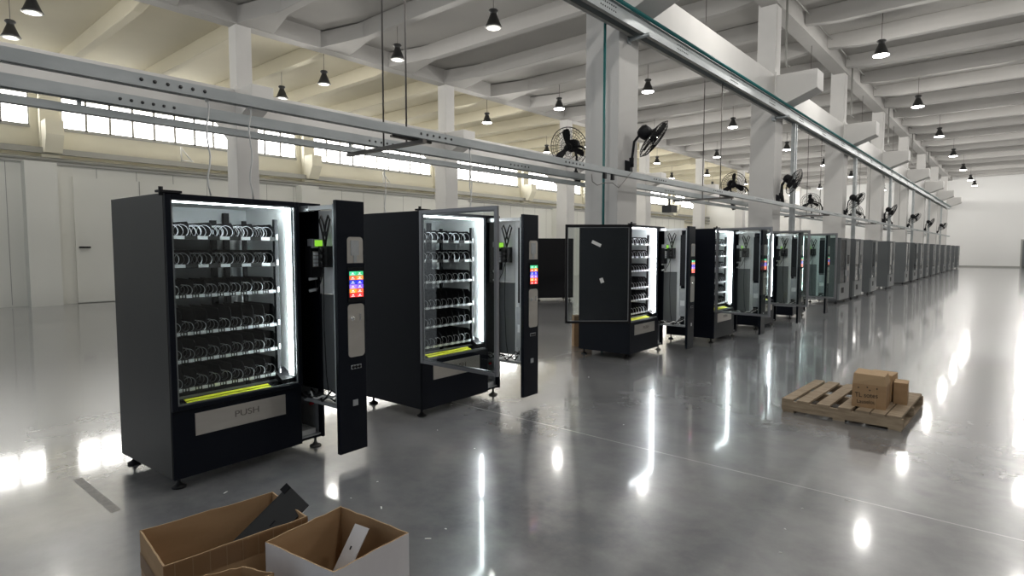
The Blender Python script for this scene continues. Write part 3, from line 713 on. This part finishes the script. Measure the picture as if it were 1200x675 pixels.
def side_patch(b, a, c, z0, z1, f0, f1, off=.0015, m=0):
    d = (c - a); n = Vector((d.y, -d.x, 0)).normalized() * off
    p, q = a + d * f0 + n, a + d * f1 + n; mvec = -n * .5
    b.add([(p.x, p.y, z0), (q.x, q.y, z0), (q.x, q.y, z1), (p.x, p.y, z1)], [(0, 1, 2, 3), (3, 2, 1, 0)], m)
side_patch(b, P[3], P[0], H1 - .085, H1 - .006, .0, 1.0, -.002)
side_patch(b, P[0], P[1], H1 - .16, H1 - .09, .0, 1.0, -.002)
for k in range(9): side_patch(b, P[3], P[0], H1 - .09, H1 - .004, .05 + k * .11, .055 + k * .11, -.003, 1)
b.build('tape', [M['tape'], M['cardtop']], t)
cB = [(-1.843, 1.143), (-2.249, 1.091), (-2.307, 1.479), (-1.871, 1.516)]
t, P, o = open_box('cardboard_box', cB, H1, .006, [M['card'], M['cardwhite'], M['cardtop']], 'open cardboard box wrapped in white film, in front of the brown ones', white=(0, 3))
cC = [(-2.05, .84), (-2.19, .80), (-2.137, .947), (-2.0, 1.0)]
open_box('cardboard_box', cC, H1, .005, [M['card'], M['cardwhite'], M['cardtop']], 'small brown cardboard box squeezed in the corner between two bigger boxes')
# parts sticking out of the boxes
Tm = Matrix.Translation((-2.50, 1.235, .335)) @ Matrix.Rotation(R(78), 4, 'Z') @ Matrix.Rotation(R(-38), 4, 'Y') @ Matrix.Rotation(R(25), 4, 'X')
b = MB(); b.box(-.24, .17, -.08, .08, 0, .006, 0, Tm).box(-.24, .17, .077, .083, -.03, .006, 0, Tm).box(.13, .17, .065, .10, -.02, .01, 1, Tm).box(.0, .03, -.01, -.003, .006, .007, 1, Tm)
tag(b.build('metal_bracket', [M['darkmetal'], M['matte']], bevel=.001), 'dark grey sheet metal part leaning out of the long brown box', 'metal part')
Tm = Matrix.Translation((-2.05, 1.32, .28)) @ Matrix.Rotation(R(96), 4, 'Z') @ Matrix.Rotation(R(-52), 4, 'Y') @ Matrix.Rotation(R(-18), 4, 'X')
b = MB(); b.box(-.20, .16, -.07, .055, 0, .004, 0, Tm).box(-.20, .16, .053, .057, -.035, .004, 0, Tm).box(.06, .075, -.006, .006, .004, .005, 1, Tm)
tag(b.build('metal_bracket', [M['cardwhite'], M['matte']], bevel=.001), 'white sheet metal part standing in the white wrapped box', 'metal part')

# ------------------------------------------------------------------ pallet with boxes
t = empty('wooden_pallet', (-1.19, 6.56, 0), R(-1.5), 'weathered wooden pallet on the open floor of the aisle', 'pallet')
hw, hl = .50, .56
for k, x in enumerate((-hw + .05, -.31, -.135, .045, .19, .31, .43)):
    w_ = .055 if k else .05
    MB().box(x - w_, x + w_, -hl, hl, .107, .128).build('deck_board', M['wood'], t, bevel=.002)
for y_ in (-hl + .02, 0, hl - .02): MB().box(-hw, hw, y_ - .02, y_ + .02, .022 if y_ == 0 else .018, .107).build('stringer', M['wood'], t, bevel=.002)
for x in (-hw + .06, 0, hw - .06): MB().box(x - .05, x + .05, -hl, hl, .0, .018).build('bottom_board', M['wood'], t, bevel=.002)
bx = empty('cardboard_box', (-1.0, 6.29, .1285), R(2.5), 'brown cardboard box with hand-written marks, standing on the pallet', 'box')
b = MB(); b.box(-.135, .135, -.15, .15, 0, .215); b.add([(-.135, -.15, .215), (.135, -.15, .215), (.12, -.155, .305), (-.125, -.145, .31), (-.12, .1, .318), (.12, .1, .30), (-.135, .15, .215), (.135, .15, .215)],
    [(0, 1, 2, 3), (3, 2, 5, 4), (4, 5, 7, 6), (0, 3, 4, 6), (1, 7, 5, 2)], 1)
b.box(.05, .055, -.153, -.15, .0, .21, 1)
b.build('carton', [M['card'], M['cardtop']], bx, bevel=.003)
for i, (s_, z, sz) in enumerate((('TL sotes', .115, .062), ('Lauselou', .055, .05))):
    text_mesh(s_, sz, 'handwriting', M['ink'], bx, (-.02, -.151, z), (R(90), R(-3), 0), .0006, .85)
b = MB()
for (x, z) in ((-.09, .175), (-.02, .185), (.055, .18), (.0, .16)): b.box(x, x + .012, -.1515, -.15, z, z + .010)
b.build('ink_marks', M['ink'], bx)
bx = empty('cardboard_box', (-.80, 6.57, .1285), R(4), 'small plain cardboard box on the pallet, right of the marked box', 'box')
MB().box(-.055, .055, -.09, .09, 0, .20).box(-.056, .056, -.091, .091, .196, .204, 1).build('carton', [M['card'], M['cardtop']], bx, bevel=.002)
bx = empty('cardboard_box', (-.96, 6.62, .1285), R(-4), 'low cardboard box on the pallet behind the marked box', 'box')
MB().box(-.11, .10, -.1, .13, 0, .255).build('carton', [M['cardtop']], bx, bevel=.006)

bx = empty('cardboard_box', (-5.45, 7.87, 0), R(-45), 'brown cardboard box on the floor behind the third machine door', 'box')
MB().box(-.20, .0, .0, .3, 0, .50).box(-.12, -.11, -.001, .0, .05, .14, 1).build('carton', [M['card'], M['ink']], bx, bevel=.004)

# ------------------------------------------------------------------ floor details
b = MB(); b.add([(-4.83, 1.02, .0012), (-4.05, 1.03, .0012), (-4.06, 1.085, .0012), (-4.85, 1.07, .0012)], [(0, 1, 2, 3)])
tag(b.build('floor_tape', M['floortape']), 'worn strip of tape on the floor left of the first machine', 'tape')
sc = [(-3.15, 2.09), (-3.24, 2.36), (-2.89, 2.13), (-2.38, 2.06), (-3.84, 1.61), (-2.39, 2.2), (-2.64, 4.6), (-3.79, 3.4), (-.94, 3.8), (-.94, 3.45), (-.88, 3.16), (-3.21, 3.27), (-2.59, 10.9), (-3.98, 6.07)]
tx = ['left of the open boxes', 'between the boxes and the first machine', 'right of the first control panel', 'right of the white wrapped box', 'under the first machine front', 'beside the white wrapped box, farther one', 'in the open aisle', 'before the second machine', 'in front of the pallet, farthest one', 'in front of the pallet, middle one', 'in front of the pallet, nearest one', 'off the second machine corner', 'far down the aisle', 'before the third machine']
for i, (x, y_) in enumerate(sc):
    L_ = .035 if i in (2, 3, 4) else .014
    T = Matrix.Translation((x, y_, 0)) @ Matrix.Rotation(i * 1.3, 4, 'Z')
    b = MB(); b.add([T @ Vector(v) for v in ((-L_ / 2, -.004, .001), (L_ / 2, -.005, .001), (L_ / 2, .004, .001), (-L_ / 2, .004, .001), (0, 0, .005))], [(0, 1, 4), (1, 2, 4), (2, 3, 4), (3, 0, 4), (3, 2, 1, 0)])
    tag(b.build('paper_scrap', M['paper']), 'tiny white paper scrap on the floor, ' + tx[i], 'litter', 'white scraps on the floor')
